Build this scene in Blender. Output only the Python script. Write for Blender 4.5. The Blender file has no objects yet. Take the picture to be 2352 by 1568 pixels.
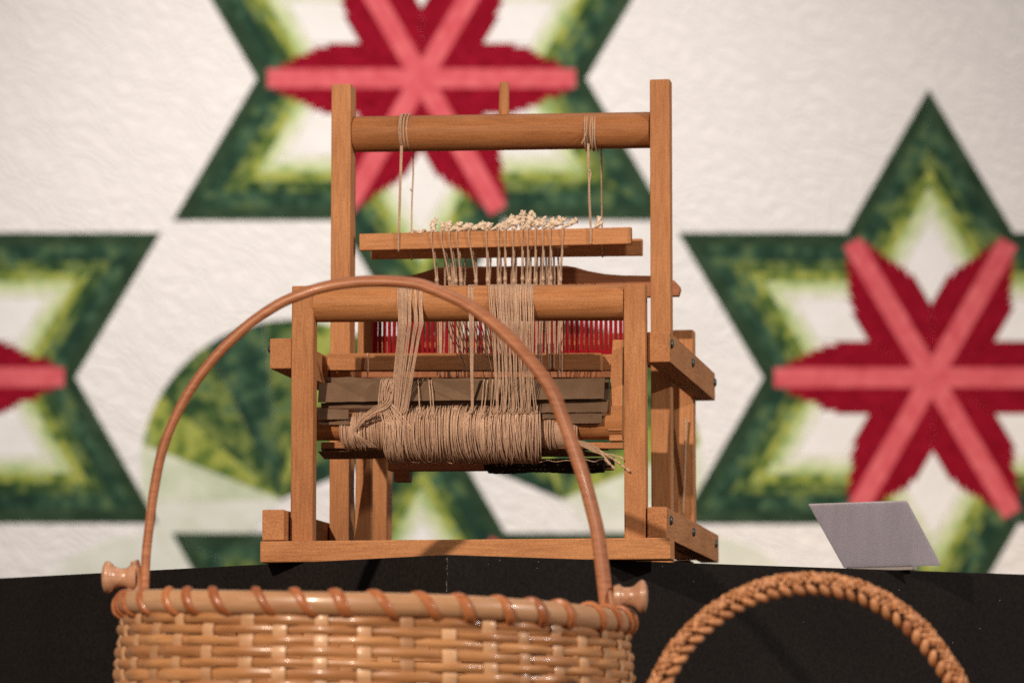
import bpy, bmesh, math, random
from mathutils import Vector, Matrix
random.seed(7)
C = bpy.context.scene.collection
SC = bpy.context.scene

# ------------------------------------------------------------------ camera
F = 9000.0                      # focal length in units of a 2352-wide frame
PITCH = math.radians(6.133)
CAM = Vector((0, 0, 1.30))
cd = bpy.data.cameras.new("camera")
cam = bpy.data.objects.new("camera", cd); C.objects.link(cam)
cam.location = CAM
cam.rotation_euler = (math.pi/2 + PITCH, 0, 0)
cd.sensor_width = 36; cd.lens = 36*F/2352
cd.clip_start = 0.1; cd.clip_end = 60
cd.dof.use_dof = True; cd.dof.focus_distance = 4.02; cd.dof.aperture_fstop = 6.2
cd.dof.aperture_blades = 0
SC.camera = cam
SC.view_settings.view_transform = 'Standard'; SC.view_settings.look = 'None'
SC.view_settings.gamma = 1; SC.view_settings.exposure = 0
SC.render.resolution_x = 1024; SC.render.resolution_y = 682
SC.render.engine = 'CYCLES'; SC.cycles.use_denoising = False

# ------------------------------------------------------------------ light (museum spots + dim room)
w = bpy.data.worlds.new("World"); SC.world = w; w.use_nodes = True
w.node_tree.nodes['Background'].inputs[0].default_value = (1.0, 0.86, 0.74, 1)
w.node_tree.nodes['Background'].inputs[1].default_value = 0.19

def aim(o, loc, tgt):
    o.location = loc
    o.rotation_euler = (Vector(tgt) - Vector(loc)).to_track_quat('-Z', 'Y').to_euler()
def spot(name, loc, tgt, power, col, size, blend, radius):
    l = bpy.data.lights.new(name, 'SPOT'); l.energy = power; l.color = col
    l.spot_size = math.radians(size); l.spot_blend = blend; l.shadow_soft_size = radius
    o = bpy.data.objects.new(name, l); C.objects.link(o); aim(o, loc, tgt); return o
def area(name, loc, tgt, power, col, sx, sy):
    l = bpy.data.lights.new(name, 'AREA'); l.energy = power; l.color = col
    l.shape = 'RECTANGLE'; l.size = sx; l.size_y = sy
    o = bpy.data.objects.new(name, l); C.objects.link(o); aim(o, loc, tgt); return o
spot("track_spot_key", (-2.03, -0.4, 3.64), (-0.02, 3.95, 1.62), 1000, (1.0, 0.81, 0.63), 34, 0.6, 0.035)
spot("track_spot_fill", (2.7, 2.3, 2.7), (0.15, 4.2, 1.7), 240, (1.0, 0.90, 0.80), 40, 0.7, 0.05)
spot("track_spot_quilt", (-0.9, 4.9, 4.0), (-0.15, 8.0, 1.85), 400, (1.0, 0.925, 0.86), 56, 1.0, 0.08)
area("quilt_soft_light", (0.4, 5.2, 4.3), (0.2, 8.0, 2.0), 52, (1.0, 0.92, 0.88), 1.6, 0.8)  # broad soft light added over the quilt

# ------------------------------------------------------------------ pixel helpers (2352-wide picture units -> real points)
ct, st = math.cos(PITCH), math.sin(PITCH)
def ray(px, py):
    x = (px-1176)/F; y = (784-py)/F
    return Vector((x, ct - y*st, st + y*ct))
def atY(px, py, Y):
    d = ray(px, py); return CAM + d*(Y/d.y)
PHI = math.radians(9.02)
UD = Vector((math.cos(PHI), -math.sin(PHI), 0)); VD = Vector((math.sin(PHI), math.cos(PHI), 0))
O0 = atY(1074, 1240, 4.0)
TOPZ = atY(1074, 1287, 3.975).z          # plinth top
O0.z = TOPZ
def L(px, py, V):
    """point of the loom's own frame (U right, V deep, W up) seen at a picture point, V metres behind its front legs"""
    d = ray(px, py)
    p = CAM + d*(((O0 + VD*V - CAM).dot(VD))/d.dot(VD))
    r = p - O0
    return Vector((r.dot(UD), V, r.z))
PX = 4.0/F                                # metres per picture unit at the loom

# ------------------------------------------------------------------ materials
def mat(name, base=(.5,.5,.5), rough=.5, spec=.5, metal=0):
    m = bpy.data.materials.new(name); m.use_nodes = True
    b = m.node_tree.nodes['Principled BSDF']
    b.inputs['Base Color'].default_value = (*base, 1); b.inputs['Roughness'].default_value = rough
    b.inputs['Specular IOR Level'].default_value = spec; b.inputs['Metallic'].default_value = metal
    return m
def nodes(m): return m.node_tree.nodes, m.node_tree.links, m.node_tree.nodes['Principled BSDF']
def coords(m, scale=(1,1,1), rnd=True):
    n, l, b = nodes(m)
    tc = n.new('ShaderNodeTexCoord'); mp = n.new('ShaderNodeMapping'); mp.inputs['Scale'].default_value = scale
    if rnd:
        oi = n.new('ShaderNodeObjectInfo'); mul = n.new('ShaderNodeMath'); mul.operation = 'MULTIPLY'; mul.inputs[1].default_value = 37.0
        add = n.new('ShaderNodeVectorMath'); add.operation = 'ADD'
        l.new(oi.outputs['Random'], mul.inputs[0]); l.new(tc.outputs['Object'], add.inputs[0]); l.new(mul.outputs[0], add.inputs[1])
        l.new(add.outputs[0], mp.inputs['Vector'])
    else: l.new(tc.outputs['Object'], mp.inputs['Vector'])
    return mp.outputs[0]
def noise(m, vec, scale, detail=3, rough=.55, dist=0):
    n, l, b = nodes(m); t = n.new('ShaderNodeTexNoise'); t.inputs['Scale'].default_value = scale
    t.inputs['Detail'].default_value = detail; t.inputs['Roughness'].default_value = rough; t.inputs['Distortion'].default_value = dist
    l.new(vec, t.inputs['Vector']); return t.outputs['Fac']
def ramp(m, fac, stops, interp='LINEAR'):
    n, l, b = nodes(m); r = n.new('ShaderNodeValToRGB'); r.color_ramp.interpolation = interp
    e = r.color_ramp.elements
    while len(e) < len(stops): e.new(.5)
    for i, (p, c) in enumerate(stops): e[i].position = p; e[i].color = (*c, 1)
    l.new(fac, r.inputs[0]); return r.outputs[0]
def mix(m, a, b_, fac, mode='MIX'):
    n, l, b = nodes(m); x = n.new('ShaderNodeMix'); x.data_type = 'RGBA'; x.blend_type = mode
    if isinstance(fac, float): x.inputs[0].default_value = fac
    else: l.new(fac, x.inputs[0])
    for s, v in ((6, a), (7, b_)):
        if isinstance(v, tuple): x.inputs[s].default_value = (*v, 1)
        else: l.new(v, x.inputs[s])
    return x.outputs[2]
def bump(m, fac, strength, dist=.001):
    n, l, b = nodes(m); x = n.new('ShaderNodeBump'); x.inputs['Strength'].default_value = strength; x.inputs['Distance'].default_value = dist
    l.new(fac, x.inputs['Height']); l.new(x.outputs[0], b.inputs['Normal'])
def setcol(m, c): nodes(m)[1].new(c, nodes(m)[2].inputs['Base Color'])

def wood(name, axis, dark=(.41,.178,.072), lite=(.51,.240,.104), rough=.6):
    m = mat(name, rough=rough, spec=.16)
    s = [55, 55, 55]; s[axis] = 5
    v = coords(m, tuple(s)); g = noise(m, v, 1.0, 5, .6, .6)
    s2 = [420, 420, 420]; s2[axis] = 28
    v2 = coords(m, tuple(s2)); g2 = noise(m, v2, 1.0, 3, .6)
    v3 = coords(m, (9, 9, 9)); g3 = noise(m, v3, 1.0, 2)
    c = ramp(m, g, [(.30, dark), (.44, tuple((a*.35+b*.65) for a, b in zip(dark, lite))), (.7, lite)])
    c = mix(m, c, ramp(m, g2, [(.3, (.74,.68,.64)), (.55, (1,1,1)), (.75, (1.14,1.12,1.10))]), .8, 'MULTIPLY')
    c = mix(m, c, ramp(m, g3, [(.3, (.78,.72,.68)), (.65, (1.05,1.05,1.05))]), .6, 'MULTIPLY')
    n, l, b = nodes(m)
    oi = n.new('ShaderNodeObjectInfo')
    c = mix(m, c, ramp(m, oi.outputs['Random'], [(0, (.80,.75,.71)), (1, (1.10,1.11,1.12))]), 1.0, 'MULTIPLY')
    sp = noise(m, coords(m, (1, 1, 1)), 850, 2, .8)       # pores and flecks
    c = mix(m, c, ramp(m, sp, [(.32, (.70,.64,.60)), (.5, (1,1,1)), (.68, (1.22,1.22,1.24))]), .8, 'MULTIPLY')
    v4 = coords(m, (30, 30, 30)); g4 = noise(m, v4, 1.0, 0)     # small pin knots
    c = mix(m, c, (.10,.04,.02), ramp(m, g4, [(.0,(0,0,0)), (.86,(0,0,0)), (.90,(.6,.6,.6))]), 'MIX')
    setcol(m, c); bump(m, g2, .25, .0004)
    return m
WV = wood('maple_upright', 2); WU = wood('maple_crosswise', 0); WD = wood('maple_lengthwise', 1)
WR = wood('maple_roller', 0, (.38,.162,.062), (.47,.212,.086), .55)
WB = wood('dark_beater_wood', 0, (.36,.140,.066), (.46,.20,.10))

def fibre(name, c0, c1, scale=600, rough=.85):
    m = mat(name, rough=rough, spec=.2)
    f = noise(m, coords(m, (1,1,1), False), scale, 3)
    g = noise(m, coords(m, (1,1,1), False), 45, 2)
    c = mix(m, ramp(m, f, [(.3, c0), (.7, c1)]), ramp(m, g, [(.3, (.72,.66,.62)), (.7, (1.08,1.06,1.04))]), .7, 'MULTIPLY')
    setcol(m, c); bump(m, f, .5, .0005); return m
YARN = fibre('linen_yarn', (.38,.245,.165), (.80,.57,.425), 1100)
HEDD = fibre('cotton_string', (.42,.28,.19), (.68,.50,.37), 800)
TUFT = fibre('frayed_cotton', (.66,.53,.41), (.90,.80,.68), 900, .95)
CARD = fibre('grey_brown_card', (.150,.095,.060), (.200,.130,.085), 900)
BOLT = mat('dark_bolt_steel', (.10,.11,.11), .42, .5, .7)
HOLE = mat('screw_hole_dark', (.035,.018,.010), .8)  # dark colour standing in for the shade inside screw holes
RED = mat('red_reed_plastic', (.28,.003,.009), .65, .1)
_f = noise(RED, coords(RED), 90, 2); setcol(RED, ramp(RED, _f, [(.3,(.23,.002,.008)), (.7,(.33,.004,.013))]))

BLACK = mat('black_painted_board', (.012,.009,.008), .8, .12)
_v = coords(BLACK, (1,1,1), False); _f = noise(BLACK, _v, 260, 4, .7); _g = noise(BLACK, _v, 9, 3)
setcol(BLACK, mix(BLACK, ramp(BLACK, _f, [(.3,(.0065,.0052,.0049)), (.7,(.0170,.0140,.0134))]), ramp(BLACK, _g, [(.3,(.8,.8,.8)),(.7,(1.2,1.2,1.2))]), .8, 'MULTIPLY'))
bump(BLACK, _f, .25, .0006)

CLOTH = mat('dark_woven_cloth', rough=.95, spec=.1)
_n, _l, _b = nodes(CLOTH)
_v = coords(CLOTH, (1,1,1), False); _vo = _n.new('ShaderNodeTexVoronoi'); _vo.inputs['Scale'].default_value = 215; _vo.inputs['Randomness'].default_value = .25
_l.new(_v, _vo.inputs['Vector'])
setcol(CLOTH, ramp(CLOTH, _vo.outputs['Distance'], [(.0,(.34,.28,.20)), (.16,(.20,.155,.11)), (.34,(.026,.019,.014))]))
bump(CLOTH, _vo.outputs['Distance'], .6, .001)

# basket reeds: varnished, each strip its own tone
def reedmat(name, c0, c1, rough=.3, coat=.45):
    m = mat(name, rough=rough, spec=.6)
    v = coords(m, (40, 40, 320)); f = noise(m, v, 1.0, 4)
    v2 = coords(m, (7, 7, 7)); g = noise(m, v2, 1.0, 2)
    c = mix(m, ramp(m, f, [(.3, c0), (.7, c1)]), ramp(m, g, [(.3,(.74,.62,.52)), (.7,(1.12,1.12,1.12))]), .8, 'MULTIPLY')
    n, l, b = nodes(m); oi = n.new('ShaderNodeObjectInfo')
    c = mix(m, c, ramp(m, oi.outputs['Random'], [(0, (.80,.74,.70)), (1, (1.12,1.12,1.1))]), 1.0, 'MULTIPLY')
    setcol(m, c); bump(m, f, .2, .0006)
    b.inputs['Coat Weight'].default_value = coat; b.inputs['Coat Roughness'].default_value = .12
    return m
REED = reedmat('varnished_weaver', (.40,.182,.068), (.56,.295,.13), .40, .3)
STAKE = reedmat('varnished_stake', (.52,.31,.165), (.68,.43,.26), .46, .2)
RIM = reedmat('varnished_rim', (.56,.33,.18), (.67,.43,.26), .40, .3)
LASH = reedmat('reddish_lashing', (.38,.125,.042), (.50,.19,.075), .40, .25)
HOOP = reedmat('steamed_oak_handle', (.31,.110,.044), (.46,.195,.092), .5, .10)
KNOB = reedmat('turned_knob_wood', (.44,.24,.15), (.54,.32,.21), .4, .25)
WICK = reedmat('brown_wicker', (.50,.225,.095), (.64,.34,.17), .5, .10)
CORE = mat('dark_gap_core', (.045,.014,.006), .6)  # core coloured dark so gaps in the braid look like shaded holes

# quilt fabrics
def fabric(name, stops, scale=26, rough=.95, detail=2):
    m = mat(name, rough=rough, spec=.08)
    v = coords(m, (1,1,1)); f = noise(m, v, scale, detail, .5)
    if scale >= 20:
        f2 = noise(m, v, scale*2.6, 2); nn = nodes(m)[0].new('ShaderNodeMath'); nn.operation = 'MULTIPLY_ADD'; nn.inputs[1].default_value = .38; nn.inputs[2].default_value = -.19
        ad = nodes(m)[0].new('ShaderNodeMath'); ad.operation = 'ADD'; nodes(m)[1].new(f2, nn.inputs[0]); nodes(m)[1].new(nn.outputs[0], ad.inputs[0]); nodes(m)[1].new(f, ad.inputs[1]); f = ad.outputs[0]
    c = ramp(m, f, stops); g = noise(m, v, 420, 2)
    c = mix(m, c, ramp(m, g, [(.3,(.9,.9,.9)), (.7,(1.06,1.06,1.06))]), .6, 'MULTIPLY'); setcol(m, c)
    bump(m, noise(m, v, 60, 2), .5, .003)
    return m
FG = [
 fabric('palest_green_cotton', [(.3,(.62,.66,.46)), (.55,(.72,.73,.58)), (.7,(.78,.78,.66))]),
 fabric('pale_green_cotton', [(.3,(.34,.46,.18)), (.5,(.52,.61,.30)), (.7,(.62,.67,.40))]),
 fabric('lime_green_batik', [(.34,(.06,.12,.03)), (.45,(.20,.26,.05)), (.58,(.40,.42,.09)), (.70,(.22,.32,.12))], 22),
 fabric('leaf_green_batik', [(.34,(.025,.058,.026)), (.47,(.055,.105,.035)), (.57,(.20,.24,.06)), (.66,(.07,.14,.07))], 22),
 fabric('teal_green_batik', [(.34,(.017,.042,.028)), (.48,(.026,.062,.036)), (.58,(.055,.115,.065)), (.68,(.11,.16,.06))], 22),
 fabric('forest_green_cotton', [(.32,(.022,.044,.024)), (.55,(.032,.062,.032)), (.7,(.046,.080,.044))], 18),
]
FR = [fabric('crimson_cotton', [(.3,(.17,.002,.009)), (.7,(.31,.006,.020))], 40), fabric('deep_red_cotton', [(.3,(.22,.003,.014)), (.7,(.33,.009,.028))], 40)]
FP = fabric('coral_pink_cotton', [(.3,(.60,.085,.105)), (.7,(.74,.155,.17))], 30)
FW = fabric('white_cotton', [(.3,(.80,.78,.75)), (.7,(.86,.84,.82))], 12)
QW = mat('white_quilted_ground', (.84,.81,.785), .95, .08)
_v = coords(QW, (1,1,1), False); _n, _l, _b = nodes(QW)
_wv = _n.new('ShaderNodeTexWave'); _wv.inputs['Scale'].default_value = 12; _wv.inputs['Distortion'].default_value = 22; _wv.inputs['Detail'].default_value = 3; _wv.inputs['Detail Scale'].default_value = 1.0
_mp = _n.new('ShaderNodeMapping'); _mp.inputs['Rotation'].default_value = (.3, .9, .2); _l.new(_v, _mp.inputs[0]); _l.new(_mp.outputs[0], _wv.inputs['Vector'])
_ns = noise(QW, _v, 38, 3, .6)
_ad = _n.new('ShaderNodeMath'); _ad.operation = 'ADD'; _l.new(_wv.outputs['Fac'], _ad.inputs[0]); _l.new(_ns, _ad.inputs[1])
bump(QW, _ad.outputs[0], .42, .006)

# ------------------------------------------------------------------ mesh helpers
class Acc:
    def __init__(s): s.v = []; s.f = []
    def tube(s, pts, r, n=6, caps=True, ry=None):
        pts = [Vector(p) for p in pts]; m = len(pts); base = len(s.v)
        up = None
        for i, p in enumerate(pts):
            t = (pts[min(i+1, m-1)] - pts[max(i-1, 0)])
            if t.length < 1e-9: t = Vector((0,0,1))
            t.normalize()
            if up is None:
                up = Vector((0,0,1)) if abs(t.z) < .9 else Vector((1,0,0))
            a = (up - t*up.dot(t)); a = a.normalized() if a.length > 1e-6 else t.orthogonal().normalized()
            up = a; b = t.cross(a)
            rr = r[i] if isinstance(r, (list, tuple)) else r
            for k in range(n):
                q = 2*math.pi*k/n
                s.v.append(p + a*(math.cos(q)*rr) + b*(math.sin(q)*(ry if ry else rr)))
        for i in range(m-1):
            for k in range(n):
                s.f.append((base+i*n+k, base+i*n+(k+1) % n, base+(i+1)*n+(k+1) % n, base+(i+1)*n+k))
        if caps:
            s.f.append(tuple(base+k for k in reversed(range(n)))); s.f.append(tuple(base+(m-1)*n+k for k in range(n)))
    def sweep(s, rings, closed=False, caps=True):
        n = len(rings[0]); m = len(rings); base = len(s.v)
        for r in rings: s.v += [Vector(p) for p in r]
        for i in range(m if closed else m-1):
            j = (i+1) % m
            for k in range(n):
                s.f.append((base+i*n+k, base+i*n+(k+1) % n, base+j*n+(k+1) % n, base+j*n+k))
        if caps and not closed:
            s.f.append(tuple(base+k for k in reversed(range(n)))); s.f.append(tuple(base+(m-1)*n+k for k in range(n)))
    def prism(s, poly, off):
        """polygon (list of points) extruded by the vector off"""
        off = Vector(off); n = len(poly); base = len(s.v)
        s.v += [Vector(p) for p in poly] + [Vector(p)+off for p in poly]
        s.f.append(tuple(base+k for k in range(n))); s.f.append(tuple(base+n+k for k in reversed(range(n))))
        for k in range(n): s.f.append((base+k, base+n+k, base+n+(k+1) % n, base+(k+1) % n))
    def build(s, name, m, parent=None, smooth=False, bevel=0, seg=2, origin=None, kind=None, label=None):
        me = bpy.data.meshes.new(name)
        o_ = Vector(origin) if origin is not None else sum(s.v, Vector())/len(s.v)
        me.from_pydata([tuple(p - o_) for p in s.v], [], s.f); me.update()
        bm = bmesh.new(); bm.from_mesh(me)
        bmesh.ops.recalc_face_normals(bm, faces=bm.faces)
        if bevel:
            es = [e for e in bm.edges if len(e.link_faces) == 2 and e.calc_face_angle() > .6]
            bmesh.ops.bevel(bm, geom=es, offset=bevel, segments=seg, profile=.6, affect='EDGES')
        bm.to_mesh(me); bm.free()
        if smooth:
            for p in me.polygons: p.use_smooth = True
            if hasattr(me, 'set_sharp_from_angle'): me.set_sharp_from_angle(angle=math.radians(50))
        me.materials.append(m)
        o = bpy.data.objects.new(name, me); C.objects.link(o); o.location = o_
        if parent: o.parent = parent
        if kind: o['kind'] = kind
        if label: o['label'] = label
        return o
def tag(o, label, cat, group=None):
    o['label'] = label; o['category'] = cat
    if group: o['group'] = group
    return o
def empty(name, loc, rz=0):
    o = bpy.data.objects.new(name, None); C.objects.link(o); o.location = loc; o.rotation_euler = (0,0,rz); o.empty_display_size = .05
    return o
def cyl(p0, p1, r, n=32):
    a = Acc(); a.tube([p0, p1], r, n); return a
def curve_pts(P, n=12):
    """Catmull-Rom through P"""
    P = [Vector(p) for p in P]; out = []
    for i in range(len(P)-1):
        a = P[max(i-1,0)]; b = P[i]; c = P[i+1]; d = P[min(i+2, len(P)-1)]
        for k in range(n):
            t = k/n
            out.append(.5*((2*b) + (c-a)*t + (2*a-5*b+4*c-d)*t*t + (3*b-a-3*c+d)*t**3))
    out.append(P[-1]); return out

# ------------------------------------------------------------------ setting
def at_height(px, py, z):
    d = ray(px, py); return CAM + d*((z-CAM.z)/d.z)
pc = at_height(1027, 1273, TOPZ); pl = at_height(-400, 1273+1427*.0526, TOPZ); pr = at_height(2430, 1321, TOPZ)
pr2 = pr + Vector((.12, .75, 0))
pl2 = Vector((pl.x, 6.6, TOPZ)); pr3 = Vector((pr2.x, 6.6, TOPZ))
a = Acc(); poly = [Vector((p.x, p.y, TOPZ)) for p in (pc, pr, pr2, pr3, pl2, pl)]
a.prism(poly, (0, 0, -TOPZ))
pl_o = a.build('display_plinth', BLACK, bevel=.0012, seg=2)
tag(pl_o, 'matt black display plinth with a corner towards the viewer, under the small wooden loom', 'plinth')
# scuffed corner: worn paint chips along the vertical edge
a = Acc()
for k in range(26):
    z = TOPZ - .004 - random.random()**1.3*.10
    h = random.uniform(.0007, .0035); ww = random.uniform(.0002, .0006)
    p = Vector((pc.x + random.uniform(-.0010, .0004), pc.y-.0006, z))
    a.prism([p, p+Vector((ww,0,0)), p+Vector((ww*.8,0,h)), p+Vector((ww*.1,0,h*.9))], (0, .0008, 0))
a.build('worn_paint_chips', mat('bare_grey_primer', (.22,.20,.20), .9), pl_o, kind='stuff').location -= pl_o.location
def at(o): return o
# dust specks on the plinth faces
a = Acc()
nr = Vector((pr.y-pc.y, -(pr.x-pc.x), 0)).normalized()
for k in range(16):
    t = random.random()*.9; q = pc.lerp(pr, t); q = Vector((q.x, q.y, TOPZ-.003-random.random()**2*.12)) + nr*.0004
    r = random.uniform(.0003, .0007); e = (pr-pc).normalized()
    a.prism([q, q+e*r, q+e*r+Vector((0,0,r)), q+Vector((0,0,r*.8))], nr*.0003)
a.build('dust_specks', mat('white_dust', (.5,.45,.42), .9), pl_o, kind='stuff').location -= pl_o.location

wall = Acc(); wall.prism([(-4,8.06,0),(4,8.06,0),(4,8.06,4.6),(-4,8.06,4.6)], (0,.12,0))
WALLM = mat('off_white_wall_paint', (.62,.60,.57), .9); _f = noise(WALLM, coords(WALLM), 40, 4); bump(WALLM, _f, .2, .001)
wall.build('wall', WALLM)['kind'] = 'structure'
fl = Acc(); fl.prism([(-4,-1,-.1),(4,-1,-.1),(4,8.06,-.1),(-4,8.06,-.1)], (0,0,.1))
FLM = mat('dark_carpet', (.05,.045,.042), .95); _f = noise(FLM, coords(FLM), 120, 4); setcol(FLM, ramp(FLM, _f, [(.3,(.035,.03,.028)),(.7,(.07,.06,.055))]))
fl.build('floor', FLM)['kind'] = 'structure'

# ------------------------------------------------------------------ quilt on the wall
QY = 8.03
quilt = empty('star_quilt', (atY(968, 784, QY).x, QY, 2.0))
tag(quilt, 'white quilt with green six-pointed stars and red and pink centres on the wall', 'quilt')
qo = quilt.location
SQ = QY/F*1.0
def Q(px, py, lift=0):
    p = atY(px, py, QY); return Vector((p.x-qo.x, -lift, p.z-qo.z))
a = Acc()
x0, z1 = Q(-420, -620).x, Q(0, -420).z; x1, z0 = Q(2820, 0).x, Q(0, 2150).z
a.prism([(x0, 0, z0), (x1, 0, z0), (x1, 0, z1), (x0, 0, z1)], (0, .012, 0))
a.build('white_ground', QW, quilt)
def qpoly(name, pts, m, parent, lift=.0022, th=.0014, inset=.0006):
    """a patch: polygon in quilt plane (x,z) slightly proud of the ground"""
    c = Vector((sum(p[0] for p in pts)/len(pts), sum(p[1] for p in pts)/len(pts)))
    P = []
    for p in pts:
        d = Vector((p[0], p[1])) - c; L_ = d.length
        q = c + d*max(.5, (L_-inset)/max(L_, 1e-6)); P.append((q.x, -lift, q.y))
    a = Acc(); a.prism(P, (0, th, 0)); return a.build(name, m, parent)
OUTB = [.54, .60, .66, .725, .80, .91, 1.0]     # green rounds, outer bounds
GM = [0, 1, 2, 3, 4, 5]
INB = [.25, .222, .194, .164, .132, .100, .068]           # red rounds, inner bounds
REDL = [.47, .54, .61, .685, .76, .83]
def star(cx, cy, R, name='star_block', rot=0.0):
    c = Q(cx, cy); s = empty(name, c); s.parent = quilt
    r1 = R/math.sqrt(3)*SQ
    for k in range(6):
        a0 = math.radians(60*k + rot); a1 = a0 + math.radians(60)
        e0 = Vector((math.cos(a0), math.sin(a0)))*r1; e1 = Vector((math.cos(a1), math.sin(a1)))*r1
        # skip diamonds wholly outside the picture
        tip = e0+e1
        def P(u, v): q = e0*u + e1*v; return (q.x, q.y)
        def quad(u0, u1, v0, v1): return [P(u0,v0), P(u1,v0), P(u1,v1), P(u0,v1)]
        qpoly('white_diamond', quad(INB[0], OUTB[0], INB[0], OUTB[0]), FW, s)
        for j in range(6):
            n0, n1 = INB[j+1], INB[j]
            l = REDL[j] + random.uniform(-.022, .022)
            m_ = FR[j % 2]
            qpoly('red_strip', [P(n0, n0), P(l, n0), P(l, n1), P(n1, n1)], m_, s, lift=.0026)
            qpoly('red_strip', [P(n0, n0), P(n1, n1), P(n1, l), P(n0, l)], m_, s, lift=.0026)
        qpoly('pink_strip', [P(0, 0), P(.935, 0), P(.901, .068), P(.068, .068)], FP, s, lift=.003, inset=.0002)
        qpoly('pink_strip', [P(0, 0), P(.068, .068), P(.068, .901), P(0, .935)], FP, s, lift=.003, inset=.0002)
        for j in range(6):
            b0, b1 = OUTB[j], OUTB[j+1]
            lo = 0 if j == 5 else (.06 if j else .16)
            qpoly('green_strip', [P(b0, lo), P(b1, lo), P(b1, b1), P(b0, b0)], FG[GM[j]], s)
            qpoly('green_strip', [P(lo, b0), P(b0, b0), P(b1, b1), P(lo, b1)], FG[GM[j]], s)
    return s
star(968, 181, 664); star(2140, 867, 674); star(-213, 866, 672); star(968, 1556, 664)
def disc_sector(cx, cy, r, apex, a_from, a_to, m, name, lift=.0016, clipy=None):
    ap = Q(*apex); pts = [(ap.x, ap.z)]
    n = 14
    for k in range(n+1):
        t = math.radians(a_from + (a_to-a_from)*k/n)
        x = cx + r*math.cos(t); y = cy - r*math.sin(t)
        q = Q(x, y); pts.append((q.x, q.z))
    return qpoly(name, pts, m, quilt, lift=lift, th=.001, inset=.0004)
FPALE = fabric('sage_tint_cotton', [(.3,(.52,.58,.40)), (.55,(.66,.70,.54)), (.7,(.74,.76,.64))], 14)
FPAL2 = fabric('cream_green_cotton', [(.3,(.66,.68,.56)), (.6,(.76,.76,.68))], 18)
def fan(cx, cy, s):          # s = 1: opens to the left, -1: its mirror image
    ax = (cx - 22*s, cy + 66)
    def ang(d): return d if s > 0 else 180-d
    secs = [(14, 40, FG[4]), (40, 66, FG[3]), (66, 82, FG[2]), (82, 100, FG[3]), (100, 124, FG[4]), (124, 150, FG[3]), (150, 170, FG[2]), (170, 192, FPALE), (192, 232, FPAL2)]
    for (t0, t1, m_) in secs:
        disc_sector(cx, cy, 346, ax, ang(t0), ang(t1), m_, 'fan_blade')
fan(668, 1080, 1); fan(1268, 1080, -1)
for (cx, s) in ((350, 1), (1586, -1)):
    disc_sector(cx, 1575, 350, (cx, 1575), 40, 140, FPAL2, 'fan_blade', lift=.0011)

# ------------------------------------------------------------------ the loom
loom = empty('table_loom', O0, -PHI)
tag(loom, 'small wooden four-post table loom strung with linen warp, standing on the black plinth', 'loom')
def bar(name, p0, p1, dv, dh, m, bevel=.0012, parent=loom, label=None, taper=1.0):
    """rectangular bar from p0 to p1 (centres), dv across (V or U), dh the other way"""
    p0, p1 = Vector(p0), Vector(p1); t = (p1-p0).normalized()
    if abs(t.z) > .7: b = Vector((0,1,0))
    elif abs(t.y) > .7: b = Vector((1,0,0))
    else: b = Vector((0,1,0))
    b = (b - t*b.dot(t)).normalized(); c = t.cross(b)
    a = Acc(); rings = []
    for p, k in ((p0, 1), (p1, taper)):
        rings.append([p + b*(dv/2*i) + c*(dh/2*k*j) for i, j in ((-1,-1),(1,-1),(1,1),(-1,1))])
    a.sweep(rings); o = a.build(name, m, parent, bevel=bevel)
    if label: o['label'] = label
    return o
def post(name, x0, x1, ytop, V0, depth, w0=None, ybot=None, m=WV):
    T0 = L(x0, ytop, V0); T1 = L(x1, ytop, V0)
    W0 = w0 if w0 is not None else L(x0, ybot, V0).z
    u = (T0.x+T1.x)/2
    return bar(name, (u, V0+depth/2, W0), (u, V0+depth/2, (T0.z+T1.z)/2), depth, T1.x-T0.x, m, .0016)
BARH = .0217
# base bar
b0 = L(597, 1267, -.025); b1 = L(1540, 1261, -.025)
bar('base_bar', (b0.x, -.025+.018, BARH/2), (b1.x, -.025+.018, BARH/2), .036, BARH, WU, .0014)
bar('base_bar', (b0.x+.03, .440, BARH/2), (b1.x-.03, .440, BARH/2), .036, BARH, WU, .0014)
# legs
post('front_leg', 670, 721, 656, 0, .019, BARH)
fr = post('front_leg', 1432, 1482, 652, 0, .019, BARH)
post('castle_post', 761, 806, 193, .2, .030, .001)
cr = post('castle_post', 1492, 1538, 182, .2, .022, .001)
post('rear_leg', 846, 890, 772, .40, .034, BARH)
post('rear_leg', 1545, 1592, 757, .40, .024, BARH)
# rollers
def roller(name, x0, y0, x1, y1, V, r, m=WR, n=40):
    a = cyl(L(x0, y0, V), L(x1, y1, V), r, n); o = a.build(name, m, loom, smooth=True, bevel=.0008, seg=2); return o
RV, RR = .0165, .0186
roller('breast_roller', 727, 699, 1436, 694.5, RV, RR)
roller('top_roller', 815, 309, 1495, 299, .2205, .0196)
roller('rear_roller', 866, 811, 1560, 803, .416, .0196)
WBV = .060
roller('warp_beam', 719, 973, 1434, 970, WBV, .0176)
p = L(1157, 290, .226); q = L(1158.5, 190, .226)
a = Acc(); a.tube([p, p.lerp(q, .96), q], [.0062, .0054, .0049], 20); a.build('peg', WV, loom, smooth=True)
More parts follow.
